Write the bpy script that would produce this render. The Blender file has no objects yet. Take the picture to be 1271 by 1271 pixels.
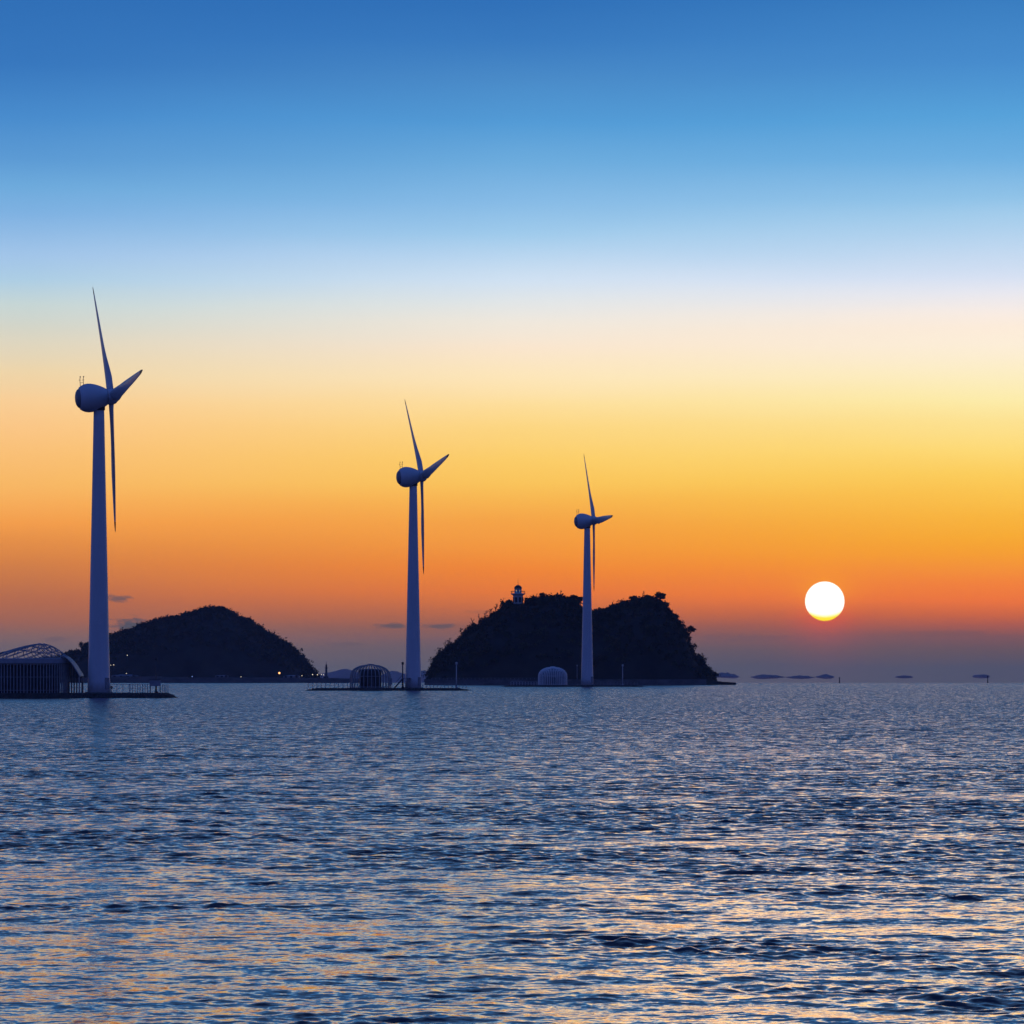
import bpy, bmesh, math, random
import numpy as np
from mathutils import Vector, Matrix

random.seed(7)
rng = np.random.default_rng(11)
scene = bpy.context.scene
COL = scene.collection
PI = math.pi

# ----------------------------------------------------------------- camera
F = 5273.0            # focal length measured in pixels of a 1271 px wide frame
EYE = 4.85            # camera height over the sea
HOR = 829.0           # picture row of eye level
REARTH = 8.0e5        # curvature of the sea
HAZE = 6.0e-5         # density of the evening air
HAZE_HALF, HAZE_TOP = 11000.0, 82.0
AIRLIGHT = (0.055, 0.062, 0.15)
cam_d = bpy.data.cameras.new("camera")
cam_d.sensor_width = 36.0
cam_d.lens = 36.0 * F / 1271.0
cam_d.shift_y = (HOR - 635.5) / 1271.0
cam_d.clip_start = 1.0
cam_d.clip_end = 40000.0
cam = bpy.data.objects.new("camera", cam_d)
cam.location = (0, 0, EYE)
cam.rotation_euler = (PI / 2, 0, 0)
COL.objects.link(cam)
scene.camera = cam

scene.view_settings.view_transform = 'Standard'
scene.view_settings.look = 'None'
scene.view_settings.exposure = 0.0
scene.view_settings.gamma = 1.0
scene.cycles.max_bounces = 6
scene.cycles.glossy_bounces = 3
scene.cycles.volume_bounces = 0
scene.cycles.use_denoising = True


def at(px, py, D):
    """point at distance D seen at picture position px, py"""
    return Vector(((px - 635.5) / F * D, D, EYE - (py - HOR) / F * D))


def X(px, D):
    return (px - 635.5) / F * D


def Z(py, D):
    return EYE - (py - HOR) / F * D


def sea(D):
    return -D * D / (2 * REARTH)


def lin(c):
    out = []
    for v in c:
        v = v / 255.0
        out.append(v / 12.92 if v <= 0.04045 else ((v + 0.055) / 1.055) ** 2.4)
    return (out[0], out[1], out[2], 1.0)


# ----------------------------------------------------------------- sky
SKY_L = [(0, 49, 111, 182), (85, 57, 120, 190), (150, 74, 140, 205), (200, 92, 154, 212), (235, 110, 170, 220),
         (270, 128, 178, 226), (320, 162, 197, 233), (350, 174, 206, 228), (380, 198, 214, 214), (410, 212, 213, 200),
         (430, 222, 214, 192), (465, 238, 213, 170), (500, 249, 206, 150), (530, 251, 199, 135), (565, 250, 192, 118),
         (600, 248, 184, 102), (625, 247, 172, 90), (650, 243, 158, 78), (675, 228, 143, 74), (700, 213, 130, 74),
         (725, 196, 118, 78), (745, 178, 108, 83), (770, 156, 103, 92), (785, 132, 102, 100), (800, 113, 100, 105),
         (843, 98, 97, 110)]
SKY_C = [(0, 50, 113, 184), (50, 58, 122, 191), (100, 74, 138, 200), (150, 84, 155, 214), (200, 108, 171, 221),
         (250, 135, 187, 230), (290, 160, 203, 236), (320, 185, 214, 240), (350, 208, 225, 242), (375, 225, 230, 232),
         (400, 240, 232, 220), (430, 250, 230, 206), (470, 254, 230, 185), (500, 254, 222, 155), (530, 253, 214, 130),
         (570, 252, 205, 105), (600, 250, 196, 92), (620, 248, 182, 82), (650, 245, 163, 72), (680, 243, 150, 65),
         (705, 240, 135, 60), (735, 228, 122, 66), (760, 190, 108, 78), (780, 145, 98, 90), (805, 108, 95, 102),
         (843, 92, 92, 108)]
SKY_R = [(0, 58, 125, 192), (80, 72, 140, 205), (150, 88, 162, 218), (200, 110, 175, 225), (250, 145, 195, 232),
         (275, 165, 205, 236), (310, 190, 215, 240), (345, 215, 225, 243), (365, 232, 232, 240), (390, 248, 236, 228),
         (410, 253, 236, 218), (430, 253, 238, 216), (465, 253, 238, 195), (500, 253, 236, 170), (525, 253, 226, 145),
         (560, 254, 218, 118), (590, 252, 205, 92), (615, 251, 194, 78), (640, 249, 182, 65), (670, 247, 170, 55),
         (690, 246, 160, 55), (710, 244, 145, 62), (728, 242, 130, 65), (745, 236, 119, 68), (760, 205, 105, 75),
         (775, 170, 95, 85), (790, 127, 90, 92), (810, 102, 88, 96), (843, 84, 86, 105)]
SKY_UP = [(0.16, 46, 113, 185), (0.22, 74, 116, 170), (0.32, 66, 96, 142), (0.5, 32, 54, 98), (0.8, 28, 54, 110), (1.2, 34, 62, 128)]
SKY_BACK = [(0.0, 70, 68, 122), (0.1, 68, 74, 138), (0.3, 54, 74, 148), (0.6, 48, 80, 156), (1.2, 42, 74, 148)]
SUN_U, SUN_E = (1023.7 - 635.5) / F, (HOR - 746.5) / F
SUN_R = 24.4 / F

world = bpy.data.worlds.new("World")
scene.world = world
world.use_nodes = True
wt = world.node_tree
for n in list(wt.nodes):
    wt.nodes.remove(n)


class NT:
    """small helper to wire shader maths"""

    def __init__(self, tree):
        self.t = tree

    def node(self, typ, **kw):
        n = self.t.nodes.new(typ)
        for k, v in kw.items():
            setattr(n, k, v)
        return n

    def put(self, sock, v):
        if isinstance(v, bpy.types.NodeSocket):
            self.t.links.new(v, sock)
        else:
            sock.default_value = v

    def m(self, op, a, b=0.0, c=0.0, clamp=False):
        n = self.node('ShaderNodeMath', operation=op, use_clamp=clamp)
        self.put(n.inputs[0], a)
        self.put(n.inputs[1], b)
        self.put(n.inputs[2], c)
        return n.outputs[0]

    def mr(self, v, a, b, c=0.0, d=1.0, smooth=False):
        n = self.node('ShaderNodeMapRange', clamp=True)
        n.interpolation_type = 'SMOOTHSTEP' if smooth else 'LINEAR'
        for i, q in enumerate((v, a, b, c, d)):
            self.put(n.inputs[i], q)
        return n.outputs[0]

    def mix(self, f, a, b, blend='MIX'):
        n = self.node('ShaderNodeMix', data_type='RGBA', blend_type=blend)
        self.put(n.inputs[0], f)
        self.put(n.inputs[6], a)
        self.put(n.inputs[7], b)
        return n.outputs[2]

    def ramp(self, fac, stops):
        n = self.node('ShaderNodeValToRGB')
        e = n.color_ramp.elements
        while len(e) > 1:
            e.remove(e[-1])
        e[0].position = stops[0][0]
        e[0].color = stops[0][1]
        for p, c in stops[1:]:
            q = e.new(p)
            q.color = c
        self.put(n.inputs[0], fac)
        return n.outputs[0]

    def noise(self, vec, scale, detail=3.0, rough=0.55, dist=0.0):
        n = self.node('ShaderNodeTexNoise')
        self.put(n.inputs['Vector'], vec)
        n.inputs['Scale'].default_value = scale
        n.inputs['Detail'].default_value = detail
        n.inputs['Roughness'].default_value = rough
        n.inputs['Distortion'].default_value = dist
        return n


W = NT(wt)
tc = W.node('ShaderNodeTexCoord')
sep = W.node('ShaderNodeSeparateXYZ')
wt.links.new(tc.outputs['Generated'], sep.inputs[0])
dx, dy, dz = sep.outputs
hl = W.m('SQRT', W.m('ADD', W.m('ADD', W.m('MULTIPLY', dx, dx), W.m('MULTIPLY', dy, dy)), 1e-9))
el = W.m('DIVIDE', dz, hl)
u = W.m('DIVIDE', dx, W.m('MAXIMUM', dy, 1e-4))
# slow unevenness of the bands of colour
nz = W.node('ShaderNodeCombineXYZ')
wt.links.new(W.m('MULTIPLY', u, 9.0), nz.inputs[0])
wt.links.new(W.m('MULTIPLY', el, 60.0), nz.inputs[1])
band = W.noise(nz.outputs[0], 1.0, 2.0)
el_n = W.m('ADD', el, W.m('MULTIPLY', W.m('SUBTRACT', band.outputs[0], 0.5), 0.0035))
ELMAX = HOR / F
tlow = W.m('DIVIDE', el_n, ELMAX, clamp=True)


def low(stops):
    s = [((HOR - y) / HOR, lin((r, g, b))) for y, r, g, b in stops]
    s = [(max(0.0, min(1.0, p)), c) for p, c in s]
    return W.ramp(tlow, sorted(s, key=lambda q: q[0]))


cl, cc, cr = low(SKY_L), low(SKY_C), low(SKY_R)
front = W.mix(W.mr(u, -0.113, -0.0), cl, cc)
front = W.mix(W.mr(u, 0.0, 0.113), front, cr)
up = W.ramp(W.m('DIVIDE', el, 1.2, clamp=True), [(p / 1.2, lin(c)) for p, *c in SKY_UP])
upmix = W.mr(el, ELMAX - 0.004, ELMAX + 0.012, smooth=True)
front = W.mix(upmix, front, up)
# faint low cloud streaks
CLOUDS = [(148, 743, 16, 6, .75), (166, 776, 28, 10, 1.0), (489, 777, 25, 3.6, .8), (546, 777, 25, 3.4, .75),
          (66, 793, 20, 3.5, .35), (432, 800, 26, 3, .3), (350, 806, 30, 3.5, .25), (930, 792, 60, 5, .18),
          (600, 760, 26, 3, .2), (1180, 786, 70, 4, .2)]
nv = W.node('ShaderNodeCombineXYZ')
wt.links.new(W.m('MULTIPLY', u, 330.0), nv.inputs[0])
wt.links.new(W.m('MULTIPLY', el, 900.0), nv.inputs[1])
cn = W.noise(nv.outputs[0], 1.0, 5.0, 0.65)
cnv = W.m('MULTIPLY', W.m('SUBTRACT', cn.outputs[0], 0.5), 2.6)
cmask = None
for px, py, rx, ry, st in CLOUDS:
    a = W.m('MULTIPLY', W.m('SUBTRACT', u, (px - 635.5) / F), F / rx)
    b = W.m('MULTIPLY', W.m('SUBTRACT', el, (HOR - py) / F), F / ry)
    r = W.m('SQRT', W.m('ADD', W.m('MULTIPLY', a, a), W.m('MULTIPLY', b, b)))
    k = W.mr(W.m('ADD', r, cnv), 1.15, 0.35, 0.0, st, smooth=True)
    cmask = k if cmask is None else W.m('MAXIMUM', cmask, k)
front = W.mix(cmask, front, lin((88, 86, 98)))
# the sun's disc with its yellow lower limb and the glow round it
su = W.m('SUBTRACT', u, SUN_U)
se = W.m('SUBTRACT', el, SUN_E)
sr = W.m('SQRT', W.m('ADD', W.m('MULTIPLY', su, su), W.m('MULTIPLY', se, se)))
glow = W.m('MULTIPLY', W.m('POWER', 2.718, W.m('MULTIPLY', sr, -1.0 / 0.0034)), 1.6, clamp=True)
glow_c = W.mix(W.mr(se, -0.004, 0.003), lin((250, 84, 74)), lin((255, 165, 48)))
front = W.mix(W.m('MULTIPLY', glow, 0.85), front, glow_c)
disc = W.mr(sr, SUN_R * 1.03, SUN_R * 0.955, smooth=True)
limb_w = W.m('ADD', se, W.m('MULTIPLY', W.m('MULTIPLY', su, su), -60.0))
disc_c = W.mix(W.mr(limb_w, -0.0042, -0.0026, smooth=True), (1.05, 0.80, 0.012, 1), (1.5, 1.42, 1.28, 1))
front = W.mix(disc, front, disc_c)
# the darker half of the sky behind the camera
back = W.ramp(W.m('DIVIDE', el, 1.2, clamp=True), [(p / 1.2, lin(c)) for p, *c in SKY_BACK])
cosaz = W.m('DIVIDE', dy, hl)
fullsky = W.mix(W.mr(cosaz, 0.25, 0.9, smooth=True), back, front)
# the colours above are the sky as it looks from the shore; the light beyond the haze is what is left after
# taking out the air's own light and undoing its dimming
path = W.m('MINIMUM', HAZE_HALF, W.m('DIVIDE', HAZE_TOP - EYE, W.m('MAXIMUM', el, 1e-4)))
tau = W.m('MULTIPLY', path, -HAZE)
trans = W.m('POWER', 2.718282, tau)
loss = W.m('SUBTRACT', 1.0, trans)


def vmath(op, a, b):
    n = W.node('ShaderNodeVectorMath', operation=op)
    for i, v in enumerate((a, b)):
        W.put(n.inputs[i], v)
    return n.outputs[0]


def vscale(a, f):
    n = W.node('ShaderNodeVectorMath', operation='SCALE')
    W.put(n.inputs[0], a)
    W.put(n.inputs['Scale'], f)
    return n.outputs[0]


beyond = vscale(vmath('MAXIMUM', vmath('SUBTRACT', fullsky, vscale(AIRLIGHT, loss)), (0, 0, 0)), W.m('DIVIDE', 1.0, trans))
bg = W.node('ShaderNodeBackground')
wt.links.new(beyond, bg.inputs[0])
bg.inputs[1].default_value = 1.0
wo = W.node('ShaderNodeOutputWorld')
wt.links.new(bg.outputs[0], wo.inputs[0])

# ----------------------------------------------------------------- sun lamp, sunk into the evening haze
sun_d = bpy.data.lights.new("sun", 'SUN')
sun_d.energy = 0.02
sun_d.angle = math.radians(9)
sun_d.color = (1.0, 0.55, 0.28)
sun = bpy.data.objects.new("sun", sun_d)
sd = Vector((SUN_U, 1.0, SUN_E)).normalized()
sun.rotation_euler = (-sd).to_track_quat('-Z', 'Y').to_euler()
sun.location = (60, 700, 200)
COL.objects.link(sun)


# ----------------------------------------------------------------- materials
def mat(name, base, rough=0.6, var=0.15, scale=1.0, metallic=0.0, bump=0.0, second=None, stretch=(1, 1, 1), spec=0.5):
    m = bpy.data.materials.new(name)
    m.use_nodes = True
    t = m.node_tree
    b = t.nodes['Principled BSDF']
    N = NT(t)
    c = N.node('ShaderNodeTexCoord')
    mp = N.node('ShaderNodeMapping')
    t.links.new(c.outputs['Object'], mp.inputs[0])
    mp.inputs['Scale'].default_value = stretch
    nn = N.noise(mp.outputs[0], scale, 5.0, 0.6)
    lo = tuple(v * (1 - var) for v in base) + (1,)
    hi = tuple(min(1, v * (1 + var)) for v in (second or base)) + (1,)
    t.links.new(N.ramp(nn.outputs[0], [(0.32, lo), (0.68, hi)]), b.inputs['Base Color'])
    b.inputs['Roughness'].default_value = rough
    b.inputs['Metallic'].default_value = metallic
    b.inputs['Specular IOR Level'].default_value = spec
    if bump:
        bp = N.node('ShaderNodeBump')
        bp.inputs['Strength'].default_value = bump
        t.links.new(nn.outputs[0], bp.inputs['Height'])
        t.links.new(bp.outputs[0], b.inputs['Normal'])
    return m


def glow_mat(name, c, s):
    m = bpy.data.materials.new(name)
    m.use_nodes = True
    t = m.node_tree
    b = t.nodes['Principled BSDF']
    b.inputs['Base Color'].default_value = (0.5, 0.5, 0.5, 1)
    b.inputs['Emission Color'].default_value = c + (1,)
    b.inputs['Emission Strength'].default_value = s
    return m


M_WHITE = mat("white_paint", (0.72, 0.73, 0.74), 0.45, 0.06, 0.35, stretch=(1, 1, .2))
M_BLADE = mat("blade_paint", (0.66, 0.67, 0.68), 0.4, 0.06, 0.3)
M_DARKTIP = mat("dark_tip", (0.05, 0.03, 0.03), 0.5, 0.1)  # blade tips much darker than the rest of the blade
M_NECK = mat("dark_steel", (0.05, 0.05, 0.055), 0.5, 0.2, 2.0, 0.4)
M_CAP = mat("grey_cover_paint", (0.28, 0.29, 0.32), 0.5, 0.1, 1.0)
M_STEEL = mat("galvanised_steel", (0.30, 0.31, 0.33), 0.45, 0.15, 2.0, 0.5)
M_DSTEEL = mat("dark_painted_steel", (0.07, 0.07, 0.08), 0.5, 0.2, 2.0, 0.3)
M_RIB = mat("white_rib_paint", (0.55, 0.56, 0.58), 0.5, 0.1, 1.5)
M_GRIB = mat("grey_rib_paint", (0.36, 0.36, 0.38), 0.5, 0.1, 1.5)
M_PRIB = mat("bright_white_rib_paint", (0.84, 0.84, 0.85), 0.5, 0.05, 1.5)
M_SLAT = mat("grey_slat_paint", (0.34, 0.34, 0.36), 0.6, 0.25, 1.5)
M_CORE = mat("dark_cladding", (0.025, 0.025, 0.028), 0.7, 0.2, 1.0)
M_ROCK = mat("islet_rock", (0.05, 0.045, 0.042), 0.9, 0.45, 0.6, bump=0.6, spec=0.2)
M_WALL = mat("quay_concrete", (0.16, 0.15, 0.145), 0.85, 0.3, 0.25, bump=0.2, stretch=(1, 1, 3), spec=0.3)
M_SOIL = mat("hill_soil", (0.035, 0.034, 0.028), 0.95, 0.4, 0.1, spec=0.1)
M_LEAF = mat("pine_foliage", (0.035, 0.042, 0.022), 0.9, 0.5, 0.15, second=(0.06, 0.06, 0.03), spec=0.1)
M_BARK = mat("bark", (0.06, 0.05, 0.042), 0.9, 0.3, 2.0, spec=0.1)
M_STONE = mat("lighthouse_stone", (0.66, 0.66, 0.64), 0.75, 0.15, 1.2)
M_HOUSE = mat("grey_render", (0.30, 0.29, 0.30), 0.8, 0.15, 0.3)
M_ROOF = mat("grey_roof_sheet", (0.34, 0.34, 0.38), 0.6, 0.15, 0.5)
M_FAR = mat("far_woods_hazed", (0.25, 0.25, 0.22), 0.95, 0.3, 0.02, spec=0.1)  # paler than the near woods: haze fading is put into this base colour
M_WARM = glow_mat("lit_bulb_warm", (1.0, 0.42, 0.12), 3.0)
M_PALE = glow_mat("lit_bulb_pale", (1.0, 0.82, 0.55), 1.8)
M_BLUE = glow_mat("lit_bulb_blue", (0.25, 0.4, 1.0), 1.0)
M_GLASS = bpy.data.materials.new("lantern_glass")
M_GLASS.use_nodes = True
_g = M_GLASS.node_tree.nodes['Principled BSDF']
_g.inputs['Base Color'].default_value = (0.85, 0.87, 0.9, 1)
_g.inputs['Roughness'].default_value = 0.05
_g.inputs['Transmission Weight'].default_value = 0.85
_g.inputs['IOR'].default_value = 1.1


# ----------------------------------------------------------------- mesh helpers
class MB:
    def __init__(self):
        self.v, self.f, self.s = [], [], []

    def add(self, vs, fs, smooth=False):
        n = len(self.v)
        self.v += [tuple(p) for p in vs]
        self.f += [tuple(i + n for i in q) for q in fs]
        self.s += [smooth] * len(fs)
        return self

    def box(self, c, size, rz=0.0):
        x, y, z = (s / 2 for s in size)
        R = Matrix.Rotation(rz, 3, 'Z')
        c = Vector(c)
        vs = [c + R @ Vector((sx * x, sy * y, sz * z)) for sz in (-1, 1) for sx, sy in ((-1, -1), (1, -1), (1, 1), (-1, 1))]
        return self.add(vs, [(3, 2, 1, 0), (4, 5, 6, 7), (0, 1, 5, 4), (1, 2, 6, 5), (2, 3, 7, 6), (3, 0, 4, 7)])

    def tube(self, pts, radii, n=8, caps=True):
        pts = [Vector(p) for p in pts]
        if not isinstance(radii, (list, tuple)):
            radii = [radii] * len(pts)
        vs = []
        ref = None
        for i, p in enumerate(pts):
            d = (pts[min(i + 1, len(pts) - 1)] - pts[max(i - 1, 0)]).normalized()
            if ref is None:
                ref = Vector((1, 0, 0)) if abs(d.x) < 0.9 else Vector((0, 1, 0))
            a = (ref - d * ref.dot(d)).normalized()
            ref = a
            b = d.cross(a)
            for k in range(n):
                t = 2 * PI * k / n
                vs.append(p + (a * math.cos(t) + b * math.sin(t)) * radii[i])
        fs = [(i * n + k, i * n + (k + 1) % n, (i + 1) * n + (k + 1) % n, (i + 1) * n + k)
              for i in range(len(pts) - 1) for k in range(n)]
        self.add(vs, fs, n > 5)
        if caps:
            o = len(self.v) - len(vs)
            self.f += [tuple(o + k for k in reversed(range(n))), tuple(o + (len(pts) - 1) * n + k for k in range(n))]
            self.s += [False, False]
        return self

    def lathe(self, prof, n=32, axis='Z', c=(0, 0, 0), smooth=True, sx=1.0, sy=1.0):
        c = Vector(c)
        vs = []
        for r, h in prof:
            for k in range(n):
                t = 2 * PI * k / n
                p = Vector((r * math.cos(t) * sx, r * math.sin(t) * sy, h))
                if axis == 'X':
                    p = Vector((h, p.x, p.y))
                vs.append(c + p)
        fs = [(i * n + k, i * n + (k + 1) % n, (i + 1) * n + (k + 1) % n, (i + 1) * n + k)
              for i in range(len(prof) - 1) for k in range(n)]
        self.add(vs, fs, smooth)
        o = len(self.v) - len(vs)
        self.f += [tuple(o + k for k in reversed(range(n))), tuple(o + (len(prof) - 1) * n + k for k in range(n))]
        self.s += [False, False]
        return self

    def data(self, name, m):
        me = bpy.data.meshes.new(name)
        me.from_pydata(self.v, [], self.f)
        me.polygons.foreach_set('use_smooth', self.s)
        if m:
            me.materials.append(m)
        me.update()
        return me

    def build(self, name, m, parent=None, loc=None, mtx=None):
        return link(name, self.data(name, m), parent, loc, mtx)


def link(name, me, parent=None, loc=None, mtx=None):
    o = bpy.data.objects.new(name, me)
    COL.objects.link(o)
    o.parent = parent
    if mtx is not None:
        o.matrix_local = mtx
    if loc is not None:
        o.location = loc
    return o


def thing(name, label, cat, loc=(0, 0, 0), rz=0.0, group=None):
    o = bpy.data.objects.new(name, None)
    COL.objects.link(o)
    o.location = loc
    o.rotation_euler = (0, 0, rz)
    return tag(o, label, cat, group)


def tag(o, label, cat, group=None):
    o['label'] = label
    o['category'] = cat
    if group:
        o['group'] = group
    return o


def struct(o, kind='structure'):
    o['kind'] = kind
    return o


def copy_tree(o, parent=None):
    c = o.copy()
    COL.objects.link(c)
    if parent is not None:
        c.parent = parent
    for ch in list(o.children):
        copy_tree(ch, c)
    return c


def mesh_np(name, verts, quads, m, smooth=True):
    me = bpy.data.meshes.new(name)
    nv, nf, k = len(verts), len(quads), quads.shape[1]
    me.vertices.add(nv)
    me.vertices.foreach_set('co', np.ascontiguousarray(verts, dtype=np.float32).ravel())
    me.loops.add(nf * k)
    me.loops.foreach_set('vertex_index', np.ascontiguousarray(quads, dtype=np.int32).ravel())
    me.polygons.add(nf)
    me.polygons.foreach_set('loop_start', np.arange(0, nf * k, k, dtype=np.int32))
    me.polygons.foreach_set('loop_total', np.full(nf, k, dtype=np.int32))
    me.polygons.foreach_set('use_smooth', np.full(nf, smooth, dtype=bool))
    me.update(calc_edges=True)
    me.materials.append(m)
    return me


# ----------------------------------------------------------------- the sea
def build_sea():
    fine = np.radians(np.linspace(-8.3, 8.3, 660))
    wide = np.radians(np.arange(-17.0, -8.31, 0.052))
    side = np.radians(np.concatenate([np.linspace(-180, -30, 16), np.linspace(-27, -18, 7)]))
    az = np.concatenate([side, wide, fine, -wide[::-1], -side[::-1]])
    outer = np.abs(az) > np.radians(8.301)
    rows = list(np.linspace(1.0, 38.0, 12))
    d = 40.0
    while d < 3050:
        rows.append(d)
        d += min(max(0.05, 0.0011 * d), 0.8)
    while d < 6800:
        rows.append(d)
        d *= 1.02
    D = np.array(rows)
    step = np.gradient(D)
    nr, nc = len(D), len(az)
    x0 = (D[:, None] * np.sin(az)[None, :]).astype(np.float32)
    y0 = (D[:, None] * np.cos(az)[None, :]).astype(np.float32)
    z = np.repeat(sea(D)[:, None], nc, 1).astype(np.float32)
    x, y = x0.copy(), y0.copy()
    var = np.zeros((nr, 2))                       # slope variance the mesh cannot carry
    lat = D[:, None] * np.array([[fine[1] - fine[0], wide[1] - wide[0]]])
    res = np.maximum(step[:, None], lat)
    res[:13] = 8.0
    edge = np.clip((np.radians(17.0) - np.abs(az)) / np.radians(0.4), 0, 1).astype(np.float32)
    # gusts: slow patches of stronger and weaker ripple
    g = np.zeros_like(z)
    for i in range(22):
        lam = 2.4 * 1.5 ** (i / 2.0)
        th = rng.uniform(0, PI)
        k = 2 * PI / lam
        g += np.sin(k * (x0 * np.cos(th) * 0.45 + y0 * np.sin(th) * 0.75) + rng.uniform(0, 6.28)).astype(np.float32)
    g = np.exp(0.25 * g - 0.18)
    g = np.clip(g, 0.42, 2.3)
    n = 140
    lams = 0.20 * (6.5 / 0.20) ** (np.linspace(0, 1, n) ** 1.1)
    for i, lam in enumerate(lams):
        lam *= rng.uniform(0.95, 1.05)
        spread = 0.6 if lam > 2.0 else (1.1 if lam > 0.9 else 1.5)
        th = -PI / 2 + 0.16 + rng.normal(0, spread)
        k = 2 * PI / lam
        slope = SLOPE * (0.75 if lam < 0.33 else 1.3 if lam < 1.15 else 1.3 * (1.15 / lam) ** 0.75) * rng.uniform(.6, 1.35)
        w = np.clip((lam / res - 2.3) / 2.0, 0, 1)
        var += (1 - w * w) * slope * slope / 2
        hi = int(np.max(np.nonzero(w)[0])) + 1 if w.any() else 0      # rows carrying this wave
        lo = 12
        if hi <= lo:
            continue
        ww = (np.where(outer[None, :], w[lo:hi, 1:2], w[lo:hi, 0:1]) * (slope / k)).astype(np.float32) * edge[None, :]
        if lam < 1.9:
            ww = ww * g[lo:hi]
        ph = (k * (x0[lo:hi] * math.cos(th) + y0[lo:hi] * math.sin(th)) + rng.uniform(0, 6.28)).astype(np.float32)
        sk = 0.42 if lam > 0.45 else 0.2              # steeper on the lee side, which faces the shore
        ph = ph - sk * np.sin(ph)
        sn, cs = np.sin(ph), np.cos(ph)
        z[lo:hi] += ww * sn
        if lam > 0.33:
            q = 0.8
            x[lo:hi] += ww * cs * q * math.cos(th)
            y[lo:hi] += ww * cs * q * math.sin(th)
    verts = np.stack([x, y, z], -1).reshape(-1, 3)
    r = np.arange(nr - 1)[:, None] * nc
    c = np.arange(nc - 1)[None, :]
    a = (r + c).ravel()
    quads = np.stack([a, a + 1, a + nc + 1, a + nc], -1)
    quads = quads[:, ::-1]
    me = mesh_np("sea", verts, quads, M_SEA)
    at_ = me.attributes.new("ripple", 'FLOAT', 'POINT')
    at_.data.foreach_set('value', np.where(outer[None, :], np.sqrt(var[:, 1:2]), np.sqrt(var[:, 0:1])).astype(np.float32).ravel())
    o = bpy.data.objects.new("sea", me)
    COL.objects.link(o)
    struct(o)


SLOPE = 0.0086
LEAN = 25.0
M_SEA = bpy.data.materials.new("sea_water")
M_SEA.use_nodes = True
_t = M_SEA.node_tree
S = NT(_t)
_b = _t.nodes['Principled BSDF']
_b.inputs['Base Color'].default_value = (0.004, 0.010, 0.030, 1)
_b.inputs['Roughness'].default_value = 0.065
_b.inputs['IOR'].default_value = 1.333
_geo = S.node('ShaderNodeNewGeometry')
_mp = S.node('ShaderNodeMapping')
_t.links.new(_geo.outputs['Position'], _mp.inputs[0])
_mp.inputs['Scale'].default_value = (0.6, 1.0, 1.0)
_at = S.node('ShaderNodeAttribute', attribute_name="ripple")
_n1 = S.noise(_mp.outputs[0], 2.2, 3.0, 0.6)
_n2 = S.noise(_mp.outputs[0], 9.0, 2.0, 0.6)


def _vm(op, a, b):
    n = S.node('ShaderNodeVectorMath', operation=op)
    S.put(n.inputs[0], a)
    S.put(n.inputs[1], b)
    return n.outputs[0]


def _vs(a, s):
    n = S.node('ShaderNodeVectorMath', operation='SCALE')
    S.put(n.inputs[0], a)
    S.put(n.inputs['Scale'], s)
    return n.outputs[0]


_d1 = _vs(_vm('SUBTRACT', _n1.outputs['Color'], (0.5, 0.5, 0.5)), S.m('MULTIPLY', S.m('ADD', _at.outputs['Fac'], 0.026), 6.0))
_d2 = _vs(_vm('SUBTRACT', _n2.outputs['Color'], (0.5, 0.5, 0.5)), 0.32)
_lean = S.node('ShaderNodeCombineXYZ')          # wind waves are steeper on the side that faces the shore
_t.links.new(S.m('MULTIPLY', S.m('MULTIPLY', _at.outputs['Fac'], _at.outputs['Fac']), -LEAN), _lean.inputs[1])
_sum = _vm('ADD', _vm('MULTIPLY', _vm('ADD', _d1, _d2), (0.8, 1.0, 0.0)), _lean.outputs[0])
_nn = S.node('ShaderNodeVectorMath', operation='NORMALIZE')
_t.links.new(_vm('ADD', _geo.outputs['Normal'], _sum), _nn.inputs[0])
_t.links.new(_nn.outputs[0], _b.inputs['Normal'])
build_sea()


# ----------------------------------------------------------------- hills and islands
def smooth_noise(x, seed, octs=4):
    r = np.random.default_rng(seed)
    out = np.zeros_like(x)
    for o in range(octs):
        out += np.sin(x * 2 ** o * 1.0 + r.uniform(0, 6.28)) / 2 ** o * r.uniform(0.6, 1)
    return out


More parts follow.
